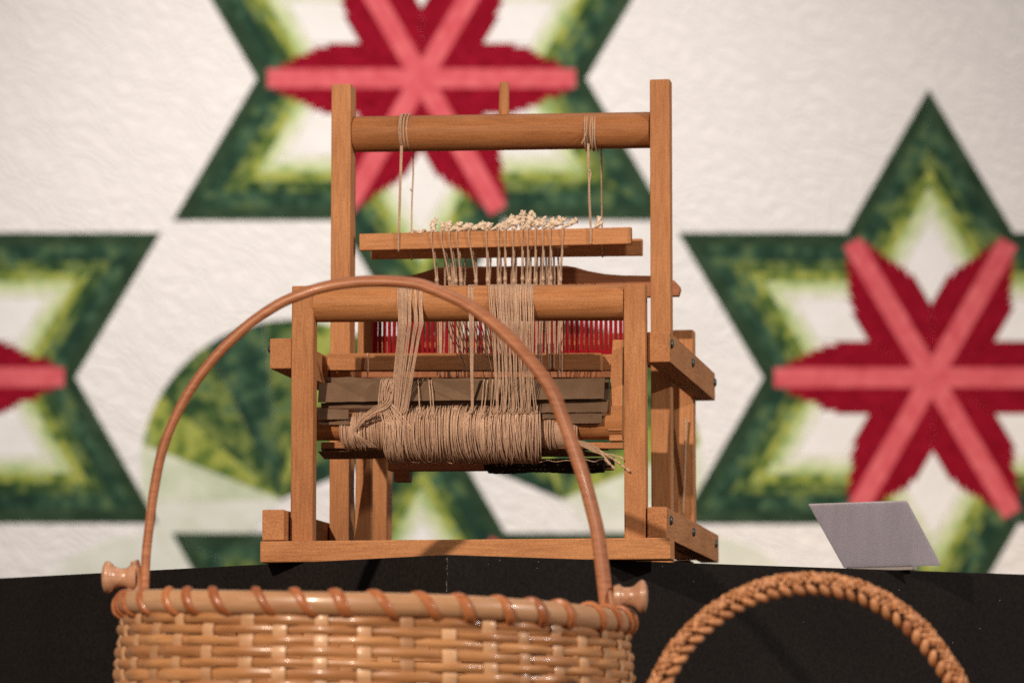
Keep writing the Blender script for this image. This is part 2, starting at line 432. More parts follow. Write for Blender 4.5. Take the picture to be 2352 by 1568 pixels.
# side rails with bolts
def rail(x0, x1, y0, y1, V0, length):
    A = L(x0, y0, V0); B = L(x1, y1, V0)
    u = (A.x+B.x)/2; z = (A.z+B.z)/2
    return bar('side_rail', (u, V0, z), (u, V0+length, z), B.x-A.x, A.z-B.z, WD, .0013), B.x, z
ru, uo1, z1_ = rail(1486.5, 1539, 762, 831, .012, .435)
rail(620, 669, 777, 846, .012, .435)
rl, uo2, z2_ = rail(1486.5, 1532, 1164, 1235, -.001, .50)
rail(602, 652, 1170, 1240, -.020, .50)
for (u, z, vs) in ((uo1, z1_, (.022, .215, .437)), (uo2, z2_, (.028, .235, .462))):
    for v in vs:
        a = Acc(); a.tube([(u-.003, v, z+.004), (u+.0012, v, z+.004), (u+.0026, v, z+.004)], [.0049, .0049, .0034], 20)
        a.build('bolt_head', BOLT, loom, smooth=True)
for (u, z, v) in ((L(620, 800, .012).x, L(620, 800, .012).z, .02),):
    a = Acc(); a.tube([(u+.003, v, z), (u-.002, v, z), (u-.0035, v, z)], [.004, .004, .0026], 16); a.build('bolt_head', BOLT, loom, smooth=True)
for (px, py, V) in ((1486, 690, .010), (1487, 965, .010), (1541, 297, .211), (1541, 1000, .211)):  # screw holes, drawn as flat dark discs on the post sides
    s = L(px, py, V); uu = (L(1482, py, 0).x if V < .1 else L(1538, py, .2).x)
    a = Acc(); a.tube([(uu-.002, V, s.z), (uu+.0002, V, s.z)], .0028, 14); a.build('screw_hole_disc', HOLE, loom)
# cross bars between the rails
def hbar(name, x0, x1, y0a, y1a, y0b, y1b, V0, depth, m=WU, label=None):
    A = (L(x0, y0a, V0)+L(x0, y1a, V0))/2; B = (L(x1, y0b, V0)+L(x1, y1b, V0))/2
    h = L(x0, y0a, V0).z - L(x0, y1a, V0).z
    A.y += depth/2; B.y += depth/2
    return bar(name, A, B, depth, h, m, .001, label=label)
hbar('cross_bar', 751, 1380, 811, 850, 810, 850, .165, .018)
hbar('cross_bar', 1381, 1428, 813, 850, 813, 850, .186, .012)
hbar('lower_cross_bar', 757, 1420, 853, 868, 852, 867, .232, .016, WB)
hbar('knee_bar', 890, 1405, 1055, 1080, 1052, 1077, .12, .02, WB)
a = hbar('knee_block', 904, 939, 1078, 1105, 1078, 1105, .118, .02, WB)
hbar('wooden_slat', 737, 1431, 1015, 1029, 1014, 1031, .052, .012)
# pawl and block at the right of the warp beam
a = Acc(); a.prism([L(1407, 780, .05), L(1431, 780, .05), L(1429, 934, .05), L(1398, 934, .05)], (0, .012, 0)); a.build('pawl', WV, loom, bevel=.0008)
hbar('ratchet_block', 1396, 1429, 931, 989, 931, 989, .044, .022, WU)
hbar('ratchet_block', 1399, 1429, 990, 1012, 990, 1012, .049, .018, WU)
# heddle bars
h1 = hbar('heddle_bar', 825, 1450, 537, 575, 521, 560, .214, .008)
h2 = hbar('heddle_bar', 852, 1475, 556, 594, 548, 586, .250, .008)
# beater: arched top rail, two swords, red reed
BV = .300
prof = []
tops = [(748, 662), (756, 650), (775, 641), (840, 638), (900, 636), (940, 633), (970, 625), (1000, 615), (1020, 612.5), (1160, 611), (1300, 610), (1320, 613), (1350, 622), (1390, 629), (1430, 632), (1500, 633), (1530, 636), (1550, 645), (1560, 656), (1562, 664), (1558, 679)]
poly = [L(x, y, BV) for x, y in tops] + [L(1450, 682, BV), L(860, 690, BV), L(752, 688, BV)]
a = Acc(); a.prism(poly, (0, .014, 0)); bt = a.build('beater_top', WB, loom, bevel=.0012)
bar('beater_sword', L(834, 1236, BV+.01), L(842, 690, BV+.01), .014, .0165, WV)
bar('beater_sword', L(1462, 1236, BV+.01), L(1466, 690, BV+.01), .014, .0165, WV)
a = Acc(); a.prism([L(813, 1242, .28), L(852, 1242, .28), L(852, 1050, .28), L(842, 1050, .28)], (0, .012, 0)); a.build('brace', WV, loom, bevel=.0008)
a = Acc(); a.prism([L(1566, 1190, .44), L(1576, 1190, .44), L(1583, 960, .44), L(1576, 960, .44)], (0, .01, 0))
RVv = .292
R0 = L(861, 700, RVv); R1 = L(1436, 812, RVv)
reed = Acc()
reed.prism([(R0.x, RVv, R1.z), (R1.x, RVv, R1.z-.0015), (R1.x, RVv, R1.z+.0045), (R0.x, RVv, R1.z+.0052)], (0, .005, 0))
reed.prism([(R0.x, RVv, R0.z-.004), (R1.x, RVv, R0.z-.004), (R1.x, RVv, R0.z), (R0.x, RVv, R0.z)], (0, .005, 0))
ro = reed.build('reed', RED, loom, bevel=.0005)
n = 52; step = (R1.x-R0.x)/n
tm = None
for i in range(n+1):
    u = R0.x + i*step
    wd = step*.66
    if i in (0, 16, 17, 33, n): wd = step*.95
    a = Acc(); a.prism([(u-wd/2, RVv+.0005, R1.z+.003), (u+wd/2, RVv+.0005, R1.z+.003), (u+wd/2, RVv+.0005, R0.z-.003), (u-wd/2, RVv+.0005, R0.z-.003)], (0, .004, 0))
    d = a.build('reed_dent', RED, ro); d.location -= ro.location
# cardboard wound on the warp beam
def sheet(c, Vt, Vb, th=.0016, m=CARD, jag=0.0, name='cardboard_sheet', label=None):
    (tl, tr, br, bl) = c; n = 26; front = []; top = []; bot = []
    for i in range(n+1):
        t = i/n; j = random.uniform(-jag, jag)
        top.append(L(tl[0]+(tr[0]-tl[0])*t, tl[1]+(tr[1]-tl[1])*t + (j if 0 < i < n else 0), Vt + .0008*math.sin(t*9+tl[1])))
        bot.append(L(bl[0]+(br[0]-bl[0])*t, bl[1]+(br[1]-bl[1])*t + random.uniform(-.5, .5), Vb + .0008*math.sin(t*7+tl[1])))
    a = Acc(); rings = []
    for i in range(n+1):
        off = Vector((0, th, 0)); rings.append([bot[i], top[i], top[i]+off, bot[i]+off])
    a.sweep(rings); return a.build(name, m, loom, label=label)
sheet(((748, 866), (1398, 872), (1398, 940), (748, 930)), .044, .040, jag=1.6)
sheet(((733, 880), (1389, 867.5), (1387, 915), (730, 923)), .034, .029, jag=.5)
sheet(((737, 925), (892, 924), (892, 937), (738, 937)), .0375, .0365, .0022, jag=.5)
sheet(((1238, 920), (1397, 918), (1395, 946), (1238, 947)), .0375, .0365, .0022, jag=.5)
sheet(((729, 938), (800, 940), (800, 962), (730, 963)), .0365, .0345, .0018, jag=.4)
sheet(((735, 966), (802, 966), (802, 975), (732, 974.5)), .0385, .0375, .0022, jag=.3)
sheet(((1308, 950), (1383, 951), (1382, 971), (1308, 972)), .0365, .0350, .0020, jag=.4)
sheet(((1246, 948), (1390, 949), (1384, 962), (1246, 961)), .0395, .0390, .0014, jag=.4)
sheet(((729, 1036), (1336, 1033), (1400, 1047), (745, 1054)), .042, .078, jag=.8)
sheet(((737, 1029), (1395, 1027), (1398, 1034), (739, 1036)), .060, .076, jag=.6)
# dark cloth hanging behind the warp beam
a = Acc(); rings = []
for i in range(61):
    t = i/60; x = 1112 + (1412-1112)*t
    yt = 1056 - 6*t; yb = 1086 + 2.0*math.sin(t*11) + random.uniform(-.7, .7) - (10 if t > .93 else 0) - (8 if t < .02 else 0)
    v = .085 + .004*math.sin(t*11)
    A = L(x, yt, v); B = L(x, yb, v+.006); M = (A+B)/2 + Vector((0, -.004, 0))
    rings.append([A, M, B, B+Vector((0,.002,0)), M+Vector((0,.002,0)), A+Vector((0,.002,0))])
a.sweep(rings); a.build('woven_cloth', CLOTH, loom, smooth=False)

# ---- yarn wound round the warp beam
def wind(name, x0, x1, yc0, r0, nthr, rt, yl=None, lean=0.0):
    """threads side by side wrapped over the front of the beam"""
    a = Acc()
    ph = random.random()*6
    for i in range(nthr):
        t = (i+.5)/nthr
        x = x0 + (x1-x0)*t
        c = L(x, yc0, WBV)
        lat = lean + 8*math.sin(t*13+ph)*PX + 6*math.sin(t*37+ph*2)*PX
        rr = r0*(1 + .035*math.sin(t*9+ph) + .02*math.sin(t*31)) + random.uniform(-.0004, .0009)
        jt = random.uniform(-1, 1)*.0013; wob = random.uniform(0, 6)
        pts = []
        for k in range(19):
            q = math.radians(108 - k*12.2)            # 90 = top, 0 = towards viewer, -90 = underneath
            s = k/18
            pts.append(Vector((c.x + jt*math.sin(s*3+i) + lat*math.sin(s*math.pi) + .0006*math.sin(s*7+wob), WBV - rr*math.cos(q), c.z + rr*math.sin(q))))
        a.tube(pts, rt*random.uniform(.8, 1.15), 5, False)
    return a.build(name, YARN, loom, smooth=True, kind='stuff')
def core(x0, x1, yc, r):
    cyl(L(x0, yc, WBV), L(x1, yc, WBV), r, 32).build('yarn_core', YARN, loom, smooth=True)
core(890, 1240, 991, .0296); core(797, 888, 987, .0208); core(1241, 1332, 990, .0192)
wind('warp_yarn', 890, 1241, 991, .0302, 175, .00056)
wind('warp_yarn', 797, 889, 987, .0213, 46, .0006)
wind('warp_yarn', 1241, 1333, 990, .0197, 46, .0006)
wind('warp_yarn', 892, 1238, 991, .0311, 60, .00056, lean=.003)
wind('warp_yarn', 900, 1230, 991, .0317, 34, .00055, lean=-.004)
wind('warp_yarn', 940, 1120, 991, .0321, 26, .00052, lean=-.008)
wind('warp_yarn', 1150, 1236, 991, .0321, 16, .00052, lean=.007)
wind('warp_yarn', 802, 884, 987, .0221, 14, .00055, lean=.003)

# ---- strands from the bundle up over the breast roller
RC = L(1074, 696.7, RV).z
def strand(acc, xt, x740, xmid, xb, yb=1052, rt=.00058, yend=940):
    ax0 = L(719, 699, RV); ax1 = L(1434, 694.5, RV)
    ct_ = L(xt, 697, RV-RR); tt = (ct_.x-ax0.x)/(ax1.x-ax0.x); cz = ax0.z + (ax1.z-ax0.z)*tt
    u_top = L(xt, 660, RV).x; u_740 = L(x740, 740, RV-RR).x
    pts = []
    r = RR + rt*1.1
    for k in range(13):
        q = math.radians(200 - k*16.0)
        f = max(0, min(1, (90-math.degrees(q))/100))
        pts.append(Vector((u_top + (u_740-u_top)*f*.8, RV - r*math.cos(q), cz + r*math.sin(q))))
    A = L(x740, 742, -.0075); pts.append(A)
    B = L(xb, yend, .0275)
    M = L((xmid*2+x740*.38+xb*.62)/3, 850, .011); head = len(pts)-1
    c = L(xb, 991, WBV)
    for k in range(10):
        q = math.radians(46 - k*14.5); rr = .0333
        pts.append(Vector((c.x + random.uniform(-.0003,.0003) + .002*math.sin(k*.5+xb), WBV - rr*math.cos(q), c.z + rr*math.sin(q))))
    tail = pts[head+1:]
    acc.tube(pts[:head] + curve_pts([pts[head], M, B, tail[1]], 6)[:-1] + tail[1:], rt*random.uniform(.8, 1.15), 5, False)
a = Acc()
for i in range(19):      # left bunch
    t = i/18; g = int(t*4.99)
    xt = 917 + 60*t; x740 = [916, 926, 938, 952, 964][g] + (i % 4)*2.6
    strand(a, xt, x740, 905 + 40*t + (g*1.5) + random.uniform(-1, 1), 899 + 36*t + random.uniform(-1.5, 1.5))
a.build('warp_bunch', YARN, loom, smooth=True, kind='stuff')
a = Acc()
for i in range(4): strand(a, 1078+4.0*i, 1079+2.8*i, 1081+1.6*i, 1082.5+1.3*i)
a.build('warp_bunch', YARN, loom, smooth=True, kind='stuff')
a = Acc()
for i in range(36):
    t = i/35; g = int(t*7.99)
    xt = 1124 + 103*t; x740 = 1128 + 96*t + (2.2*math.sin(g*2.1)) + [0,1.2,-1,0][i % 4]
    xm = 1135 + 88*t + 5*math.sin(i*1.9) + random.uniform(-1.5,1.5); xb = 1134 + 92*t + 7*math.sin(i*2.7+1) + random.uniform(-2,2)
    strand(a, xt, x740, xm, xb)
a.build('warp_bunch', YARN, loom, smooth=True, kind='stuff')
# loose strands sweeping to the left end of the wound yarn
a = Acc(); rj = lambda k: random.uniform(-k, k)
for i in range(11):
    j = i*2.6
    P = [L(892+j*.5+rj(3), 900+rj(6), .020), L(882+j*.5+rj(2.5), 922+j*.4+rj(2), .022+rj(.001)), L(862-j*.5+rj(2), 934+j*.9+rj(2), .026+rj(.001)), L(838-j*.5+rj(2), 952+j*1.0+rj(2), .032+rj(.001)), L(820-j*.3+rj(2.5), 978+j*.5+rj(3), .0355), L(810+j*.9+rj(2), 1006, .037), L(812+j*1.9+rj(3), 1027, .046)]
    a.tube(curve_pts(P, 5), .00052, 5, False)
for i in range(12):
    j = i*3.1 + rj(1.5)
    P = [L(880+j, 869+abs(i-5)*.7+rj(1), .042), L(877+j*.95+rj(1), 873, .030), L(873+j*.8+rj(2.5), 895+rj(3), .0255), L(872+j*.7+rj(3), 922+rj(3), .023), L(875+j*1.2+rj(3), 946, .0262), L(882+j*2.0+rj(4), 985, .0285), L(884+j*2.2+rj(4), 1020, .034)]
    a.tube(curve_pts(P, 5), .00052, 5, False)
for (x, dx) in ((985, 4), (990, 5), (1132, -4), (1112, -5), (1120, -6), (1148, -4), (960, 3)):   # stray ends over the card
    P = [L(x, 872, .033), L(x+dx*.5, 895, .026), L(x+dx, 925, .024), L(x+dx*1.6, 960, .028)]
    a.tube(curve_pts(P, 5), .00055, 5, False)
a.build('loose_yarn', YARN, loom, smooth=True, kind='stuff')
# fringe end poking out on the right, knotted
a = Acc()
ends = [(1398, 1063), (1407, 1071), (1412, 1056), (1430, 1070), (1441, 1078), (1420, 1061), (1392, 1057), (1426, 1051)]
for i, (x, y) in enumerate(ends):
    P = [L(1318, 1010+i*.9, .042), L(1345, 1016+i*1.6, .028), L(1372, 1028+i*2.0+(y-1063)*.2, .016), L((x+1380)/2, (y+1036)/2, .002), L(x, y, -.004)]
    pts = curve_pts(P, 6); a.tube(pts, .0007, 5)
    e = pts[-1]; a.tube([e+Vector((-.0012,0,.0012)), e, e+Vector((.0014,0,-.0012)), e+Vector((.0022,0,-.0022))], [.0008,.0016,.0014,.0007], 6)
    e2 = pts[-3]
a.build('knotted_ends', HEDD, loom, smooth=True, kind='stuff')
# a fine drooping yarn under the bundle
a = Acc(); P = [L(905+i*11, 1060+ (2.2*math.sin(i*1.7)) + (1.5 if i % 3 == 0 else 0) - (i-20)*.15*(i>20), .055) for i in range(46)]
a.tube(curve_pts(P, 3), .0004, 4, False)
a.build('loose_yarn', YARN, loom, smooth=True, kind='stuff')
# warp seen behind the breast roller, running to the reed
a = Acc()
for i in range(11):
    x = 1018 + i*8 + random.uniform(-2,2)
    a.tube([L(x, 700, .07), L(x+6, 742, .10), L(x+46-i*1.5+random.uniform(-3,3), 852, .15)], .00058, 5, False)
for i in range(7):
    x = 1104 + i*5
    a.tube([L(x, 700, .07), L(x+8, 742, .10), L(x+32, 850, .15)], .00058, 5, False)
for x in (1225, 1232, 1240, 1247, 1254, 1263, 1271, 1282):
    a.tube([L(x, 680, .12), L(x+random.uniform(-6, 8), 845, .155)], .0007, 5, False)
for x in (1009, 1014, 1036, 1052, 1061, 1112):
    a.tube([L(x, 680, .22), L(x+random.uniform(-2, 2), 866, .21)], .0008, 5, False)
for (x, y0, y1, V) in ((844, 811, 866, .163), (1290, 700, 866, .16), (1283, 850, 866, .16)):
    a.tube([L(x, y0, V), L(x+1, (y0+y1)/2, V-.001), L(x, y1, V)], .0008, 5, False)
a.build('back_warp', YARN, loom, smooth=True, kind='stuff')

# ---- heddles: string loops knotted on the bars
hx = [(991, 1003), (1013.5, 1032), (1032, 1047), (1049, 1059), (1077, 1093), (1117, 1120), (1145, 1146), (1160, 1160), (1178, 1180), (1199, 1200), (1212, 1213), (1230, 1229), (1247, 1247), (1264, 1265), (1293, 1287)]
def bar_y(x): return 537 - (x-825)*16/625
for i, (xt, xb) in enumerate(hx):
    yt = bar_y(xt); a = Acc()
    top = L(xt, yt, .2125)
    P = [L(xt+2, yt-1, .222), top+Vector((0,0,.0012)), L(xt+.3, yt+18, .2124), L(xt+(xb-xt)*.25, yt+40, .2135), L(xb-1.5, 640, .219), L(xb-1, 700, .220)]
    a.tube(curve_pts(P, 4), .00075, 6)
    P = [L(xt+2, yt-1, .222), L(xt+3.5, yt+20, .2245), L(xt+(xb-xt)*.4+2.5, yt+42, .223), L(xb+2.0, 640, .220), L(xb+1.5, 700, .220), L(xb+random.uniform(-4,4), 800, .215), L(xb+random.uniform(-4,4), 862, .212)]
    a.tube(curve_pts(P, 4), .00062, 6)
    k = L(xb, 643+random.uniform(-5, 4), .2185)
    a.tube([k+Vector((0,0,.0028)), k+Vector((0,0,.0014)), k, k+Vector((0,0,-.0016)), k+Vector((0,0,-.003))], [.0008,.0020,.0022,.0018,.0008], 7)
    k = top+Vector((.0004, .002, .0014))
    a.tube([k+Vector((-.002,0,0)), k, k+Vector((.002,0,.0004))], [.0008,.0018,.0009], 6)
    a.build('heddle', HEDD, loom, smooth=True)
for x in (1021, 1036, 1041, 1055, 1068, 1093, 1120, 1126, 1142, 1149, 1158, 1175, 1184, 1207, 1218, 1233, 1241, 1253, 1259, 1271, 1281):
    x2 = x + random.uniform(-3, 3); a = Acc()
    a.tube([L(x, 556, .248), L(x, 594, .2485), L(x2, 640, .247), L(x2+random.uniform(-2,2), 720, .245), L(x2+random.uniform(-4,4), 864, .243)], .0006, 6, False)
    a.tube([L(x+3, 556, .262), L(x+2.5, 594, .260), L(x2+2.5, 640, .252), L(x2+1, 720, .246)], .0005, 6, False)
    a.build('heddle', HEDD, loom, smooth=True)
# frayed tufts along the first heddle bar
def tuft(x, y, dx, dy, nb=7, fat=1.0):
    a = Acc()
    for b in range(nb):
        s = random.uniform(.45, 1.05); n = 7; P = []
        ox, oy = random.uniform(-3, 3), random.uniform(-2, 2); w1, w2 = random.uniform(-4,4), random.uniform(-4,4)
        v0 = .2165 + random.uniform(-.003, .004)
        for k in range(n):
            t = k/(n-1)
            P.append(L(x + ox*t + dx*s*t + w1*math.sin(t*3+b), y + oy*t + dy*s*t + w2*math.sin(t*2.5+b*2)*.6, v0 + .004*random.uniform(-1,1)*t))
        a.tube(curve_pts(P, 3), [(.0009+.0010*(i/18)*fat) for i in range(19)], 6)
        e = P[-1]                                     # fuzzy end
        for q in range(7):
            d = Vector((random.gauss(0,1), random.gauss(0,.6), random.gauss(0,1))).normalized()*random.uniform(.0015, .0038)*fat
            a.tube([e, e+d*.5+Vector((0,0,.0003)), e+d*.9], [.0011, .0011, .0006], 5)
    for q in range(14):
        t = random.random(); e = L(x+dx*t*.8, y+dy*t*.8, .216)
        d = Vector((random.gauss(0,1), random.gauss(0,.5), random.gauss(0,1))).normalized()*random.uniform(.0015, .004)
        a.tube([e, e+d*.8], [.0006, .0004], 4)
    return a.build('yarn_tuft', TUFT, loom, smooth=True)
for (x, y, dx, dy, nb, ft) in [(958, 531, 18, -4, 3, .5), (944, 531, 12, -3, 3, .4), (983, 530, 20, -6, 4, .5), (994, 527, 2, -32, 6, 1.1), (1003, 528, -12, -12, 4, .8), (1014, 526, 8, -20, 6, 1), (1026, 526, 6, -20, 6, 1),
    (1033, 526, 18, -12, 6, 1), (1048, 525, 8, -18, 5, .8), (1050, 526, 30, -12, 7, 1), (1062, 525, 22, -8, 6, 1), (1078, 522, 26, -10, 7, 1.1), (1090, 521, 20, -12, 6, 1.1), (1117, 521, -14, -10, 6, 1), (1120, 521, 5, -14, 5, 1.2),
    (1126, 522, 30, -12, 6, .8), (1146, 519, 26, -20, 7, .9), (1158, 518, 22, -28, 7, 1), (1160, 516, 30, -20, 6, 1), (1178, 516, 22, -26, 7, 1.2), (1180, 516, 8, -20, 7, 1.2), (1199, 515, 2, -28, 7, 1.3), (1200, 512, 22, -22, 7, 1.2),
    (1210, 508, 10, -26, 7, 1.3), (1212, 505, 14, -30, 5, 1), (1213, 514, 24, -16, 7, 1.2), (1230, 513, 20, -16, 7, 1.2), (1247, 512, 24, -12, 7, 1.1), (1262, 511, 24, -14, 7, 1), (1266, 511, 30, -10, 6, 1), (1290, 509, 34, -10, 6, 1),
    (1365, 508, 12, -12, 5, .9), (1372, 510, 8, -10, 4, .8)]:
    yb_ = bar_y(x) - .5
    tuft(x, yb_, dx, dy - (yb_-y)*.8 + 3, nb, ft)
# cords holding the heddle bars to the top roller
def ring(acc, x, V=.216, r=.0203, slant=3, rt=.0007):
    c = L(x, 304.5, V); pts = []
    for k in range(33):
        q = 2*math.pi*k/32; pts.append(Vector((c.x + slant*PX*math.sin(q*.5), V - r*math.cos(q), c.z + r*math.sin(q))))
    acc.tube(pts, rt, 6, False)
a = Acc()
for x in (924, 928, 934, 941): ring(a, x, V=.2205, slant=random.uniform(-4, 4))
a.tube([L(921, 335, .1995), L(918, 440, .2), L(916, 534, .2118), L(915.5, 574, .2122), L(915, 577, .216)], .0010, 6)
a.tube([L(924, 335, .1995), L(920, 440, .2005), L(917.5, 534, .2118)], .0008, 6)
a.build('hanging_cord', HEDD, loom, smooth=True)
a = Acc(); P = [L(950, 345, .232), L(949, 400, .24), L(946, 470, .247), L(945.5, 556, .249), L(945, 597, .25)]
a.tube(curve_pts(P, 5), .0009, 6); e = L(948, 388, .24)
for (dx, dz) in ((-.003, .003), (-.004, .001)): a.tube([L(948, 438, .243), L(948, 438, .243)+Vector((dx*.6, 0, dz*.3)), L(948, 438, .243)+Vector((dx, 0, dz))], [.0008,.0005,.0003], 4)
a.build('hanging_cord', HEDD, loom, smooth=True)
a = Acc()
for x in (1349, 1353, 1361, 1367, 1371): ring(a, x, V=.2205, slant=random.uniform(-6, 6))
a.tube(curve_pts([L(1352, 330, .1995), L(1353, 420, .2), L(1355, 470, .205), L(1357, 521, .2118), L(1357, 560, .2122)], 4), .0010, 6)
a.tube(curve_pts([L(1350, 330, .1995), L(1351, 385, .198), L(1357, 398, .199), L(1352, 440, .203), L(1356, 521, .2118)], 4), .0008, 6)
a.tube(curve_pts([L(1347, 300, .1995), L(1343, 315, .198), L(1340, 322, .198), L(1336, 330, .198)], 4), .0006, 5)
a.build('hanging_cord', HEDD, loom, smooth=True)
a = Acc(); a.tube([L(1381, 338, .232), L(1382, 440, .242), L(1383, 548, .249), L(1383, 588, .2485), L(1384, 590, .254)], .0009, 6)
a.build('hanging_cord', HEDD, loom, smooth=True)
a = Acc(); a.tube(curve_pts([L(1575, 960, .39), L(1573, 1060, .395), L(1569, 1180, .40)], 4), .0013, 6); a.build('tie_cord', HEDD, loom, smooth=True)

# ------------------------------------------------------------------ acrylic label holder on the plinth
ACR = mat('grey_acrylic_card', (.17,.145,.15), .5, .3)
TR_ = ACR.node_tree.nodes.new('ShaderNodeBsdfTranslucent'); MX_ = ACR.node_tree.nodes.new('ShaderNodeMixShader'); MX_.inputs[0].default_value = .75
ACR.node_tree.links.new(ACR.node_tree.nodes['Principled BSDF'].outputs[0], MX_.inputs[1]); ACR.node_tree.links.new(TR_.outputs[0], MX_.inputs[2]); ACR.node_tree.links.new(MX_.outputs[0], ACR.node_tree.nodes['Material Output'].inputs['Surface'])
_f = noise(ACR, coords(ACR, (60, 6, 6)), 1.0, 3); _c = ramp(ACR, _f, [(.3,(.78,.75,.80)), (.7,(.86,.83,.88))]); setcol(ACR, _c); ACR.node_tree.links.new(_c, TR_.inputs['Color'])
br_ = at_height(1960, 1301, TOPZ+.003)
ev = Vector((.87, -.48, 0)); mv = Vector((-.48, -.87, 0))
c0 = atY(1939, 1301, 4.2); 
card = empty('label_stand', Vector((c0.x, c0.y, TOPZ)))
tag(card, 'tilted grey acrylic label stand seen from below at the right end of the black plinth', 'label stand')
a = Acc(); z0_ = c0.z - TOPZ
A = Vector((0, 0, z0_)); B = A + ev*.1125
# the panel overhangs towards the viewer as it rises
T = mv*.090 + Vector((0, 0, .0625))
nrm = ev.cross(T).normalized()
a.prism([A, B, B+T, A+T], nrm*.0016); a.build('card_panel', ACR, card, bevel=.0003)
a = Acc(); g0 = ev*.002; g1 = ev*.080
a.prism([g0, g1, g1+Vector((0,0,z0_+.004)), g0+Vector((0,0,z0_+.004))], Vector((.48,.87,0))*.012); a.build('foot', mat('clear_foot', (.36,.34,.33), .25), card, bevel=.0006)

# ------------------------------------------------------------------ baskets on a lower riser
def basket(px, pyrim, Y, R, H, nst, name, label, grp, tilt=0.0, rimr=.0098, pitch=.0089):
    c = atY(px, pyrim, Y); base = Vector((c.x, Y, c.z - H))
    root = empty(name, base); tag(root, label, 'basket', grp)
    def rad(z):
        t = z/H; return R*(.90 + .125*math.sin(min(1, t*1.25)*math.pi*.5) - .025*max(0, (t-.75)/.25))
    def tw(x, z): return z - math.tan(tilt)*x*(z/H)
    nrow = int((H-.012)/pitch)
    seg = nst*6
    for i in range(nrow):
        z0 = .006 + pitch*(i+.5) ; z0 = min(z0, H-.004); sg = 1 if i % 2 else -1
        a = Acc(); rings = []; ph = random.random()*6; hh = pitch*.485*random.uniform(.80, 1.08)
        for k in range(seg):
            th = 2*math.pi*k/seg; r = rad(z0) + .0024*math.cos(nst/2*th)*sg + .0003*math.sin(3*th+ph)
            zz = z0 + .0007*math.sin(th*5+ph) + .0006*math.sin(th*2+ph*2); cs, sn = math.cos(th), math.sin(th); t_ = .0014
            rings.append([(cs*(r+q), sn*(r+q), tw(cs*r, zz+h)) for q, h in ((t_*.2, -hh), (t_, -hh*.55), (t_*1.35, 0), (t_, hh*.55), (t_*.2, hh), (-t_, hh*.8), (-t_, -hh*.8))])
        a.sweep(rings, closed=True); a.build('weaver', REED, root, smooth=True, origin=(0,0,0))
    for s in range(nst):
        th = 2*math.pi*s/nst + random.uniform(-.012, .012); a = Acc(); rings = []; wv = .0062*random.uniform(.9, 1.1)
        for k in range(nrow*3+1):
            z = (H-.004)*k/(nrow*3); i = (z-.006)/pitch-.5
            r = rad(z) - .0010*math.cos(math.pi*i)*(1 if s % 2 == 0 else -1)*-1
            tx, ty = -math.sin(th), math.cos(th); cx, cy = math.cos(th), math.sin(th)
            rings.append([(cx*(r+q)+tx*u, cy*(r+q)+ty*u, tw(cx*r, z)) for q, u in ((.0006, -wv), (.0012, -wv*.6), (.0014, 0), (.0012, wv*.6), (.0006, wv), (-.0008, wv), (-.0008, -wv))])
        a.sweep(rings); a.build('stake', STAKE, root, smooth=True, origin=(0,0,0))
    # rim: outer and inner hoop
    rr = rad(H)
    for (dr, r_, rz, zz) in ((.0010, rimr*.72, rimr, 0), (-.007, rimr*.5, rimr*.9, .001)):
        a = Acc(); rings = []
        for k in range(120):
            th = 2*math.pi*k/120; cs, sn = math.cos(th), math.sin(th)
            z = H + .003 + zz + .0009*math.sin(th*4)
            rings.append([(cs*(rr+dr+r_*math.cos(q)), sn*(rr+dr+r_*math.cos(q)), tw(cs*rr, H)*1.0 + (z-H) + rz*math.sin(q)) for q in [2*math.pi*j/16 for j in range(16)]])
        a.sweep(rings, closed=True); a.build('rim_hoop', RIM, root, smooth=True, origin=(0,0,0))
    # lashing: one slanted loop per stake
    for s in range(nst):
        th0 = 2*math.pi*(s+.5)/nst + random.uniform(-.03, .03); a = Acc(); rings = []; slant = random.uniform(.045, .085)
        lw = random.uniform(.0044, .0060)
        for k in range(25):
            q = math.radians(150 - k*13.5)          # from behind the top, over, down the outside
            f = k/24; th = th0 + slant*(f-.5)*2
            cs, sn = math.cos(th), math.sin(th)
            er = .0092*math.cos(q); ez = (rimr+.0012)*math.sin(q)
            if q < -.9: er *= .9
            cr_ = Vector((cs, sn, 0)); tg = Vector((-sn, cs, 0)); nn = (cr_*math.cos(q)*1.0 + Vector((0,0,1))*math.sin(q))
            p = cr_*(rr + .0005 + er) + Vector((0,0, tw(cs*rr, H) + .003 + ez))
            rings.append([p + tg*u + nn*h for u, h in ((-lw, -.0008), (-lw*.8, .0012), (0, .0020), (lw*.8, .0010), (lw, -.0008), (0, -.001))])
        a.sweep(rings); a.build('lashing', LASH, root, smooth=True, origin=(0,0,0))
    a = Acc(); rb = rad(0); a.tube([(0,0,0), (0,0,.004)], rb, 48); a.build('base', STAKE, root)
    return root, base, rr, tw
BY = 3.58
B1, base1, rr1, tw1 = basket(862, 1418, BY, .2285, .20, 40, 'woven_basket', 'large reed basket with tall bentwood hoop handle and wooden knobs, before the loom', 'baskets in front of the plinth', tilt=math.radians(1.9), rimr=.0104, pitch=.0094)
def Bp(px, py, Y): return atY(px, py, Y) - base1
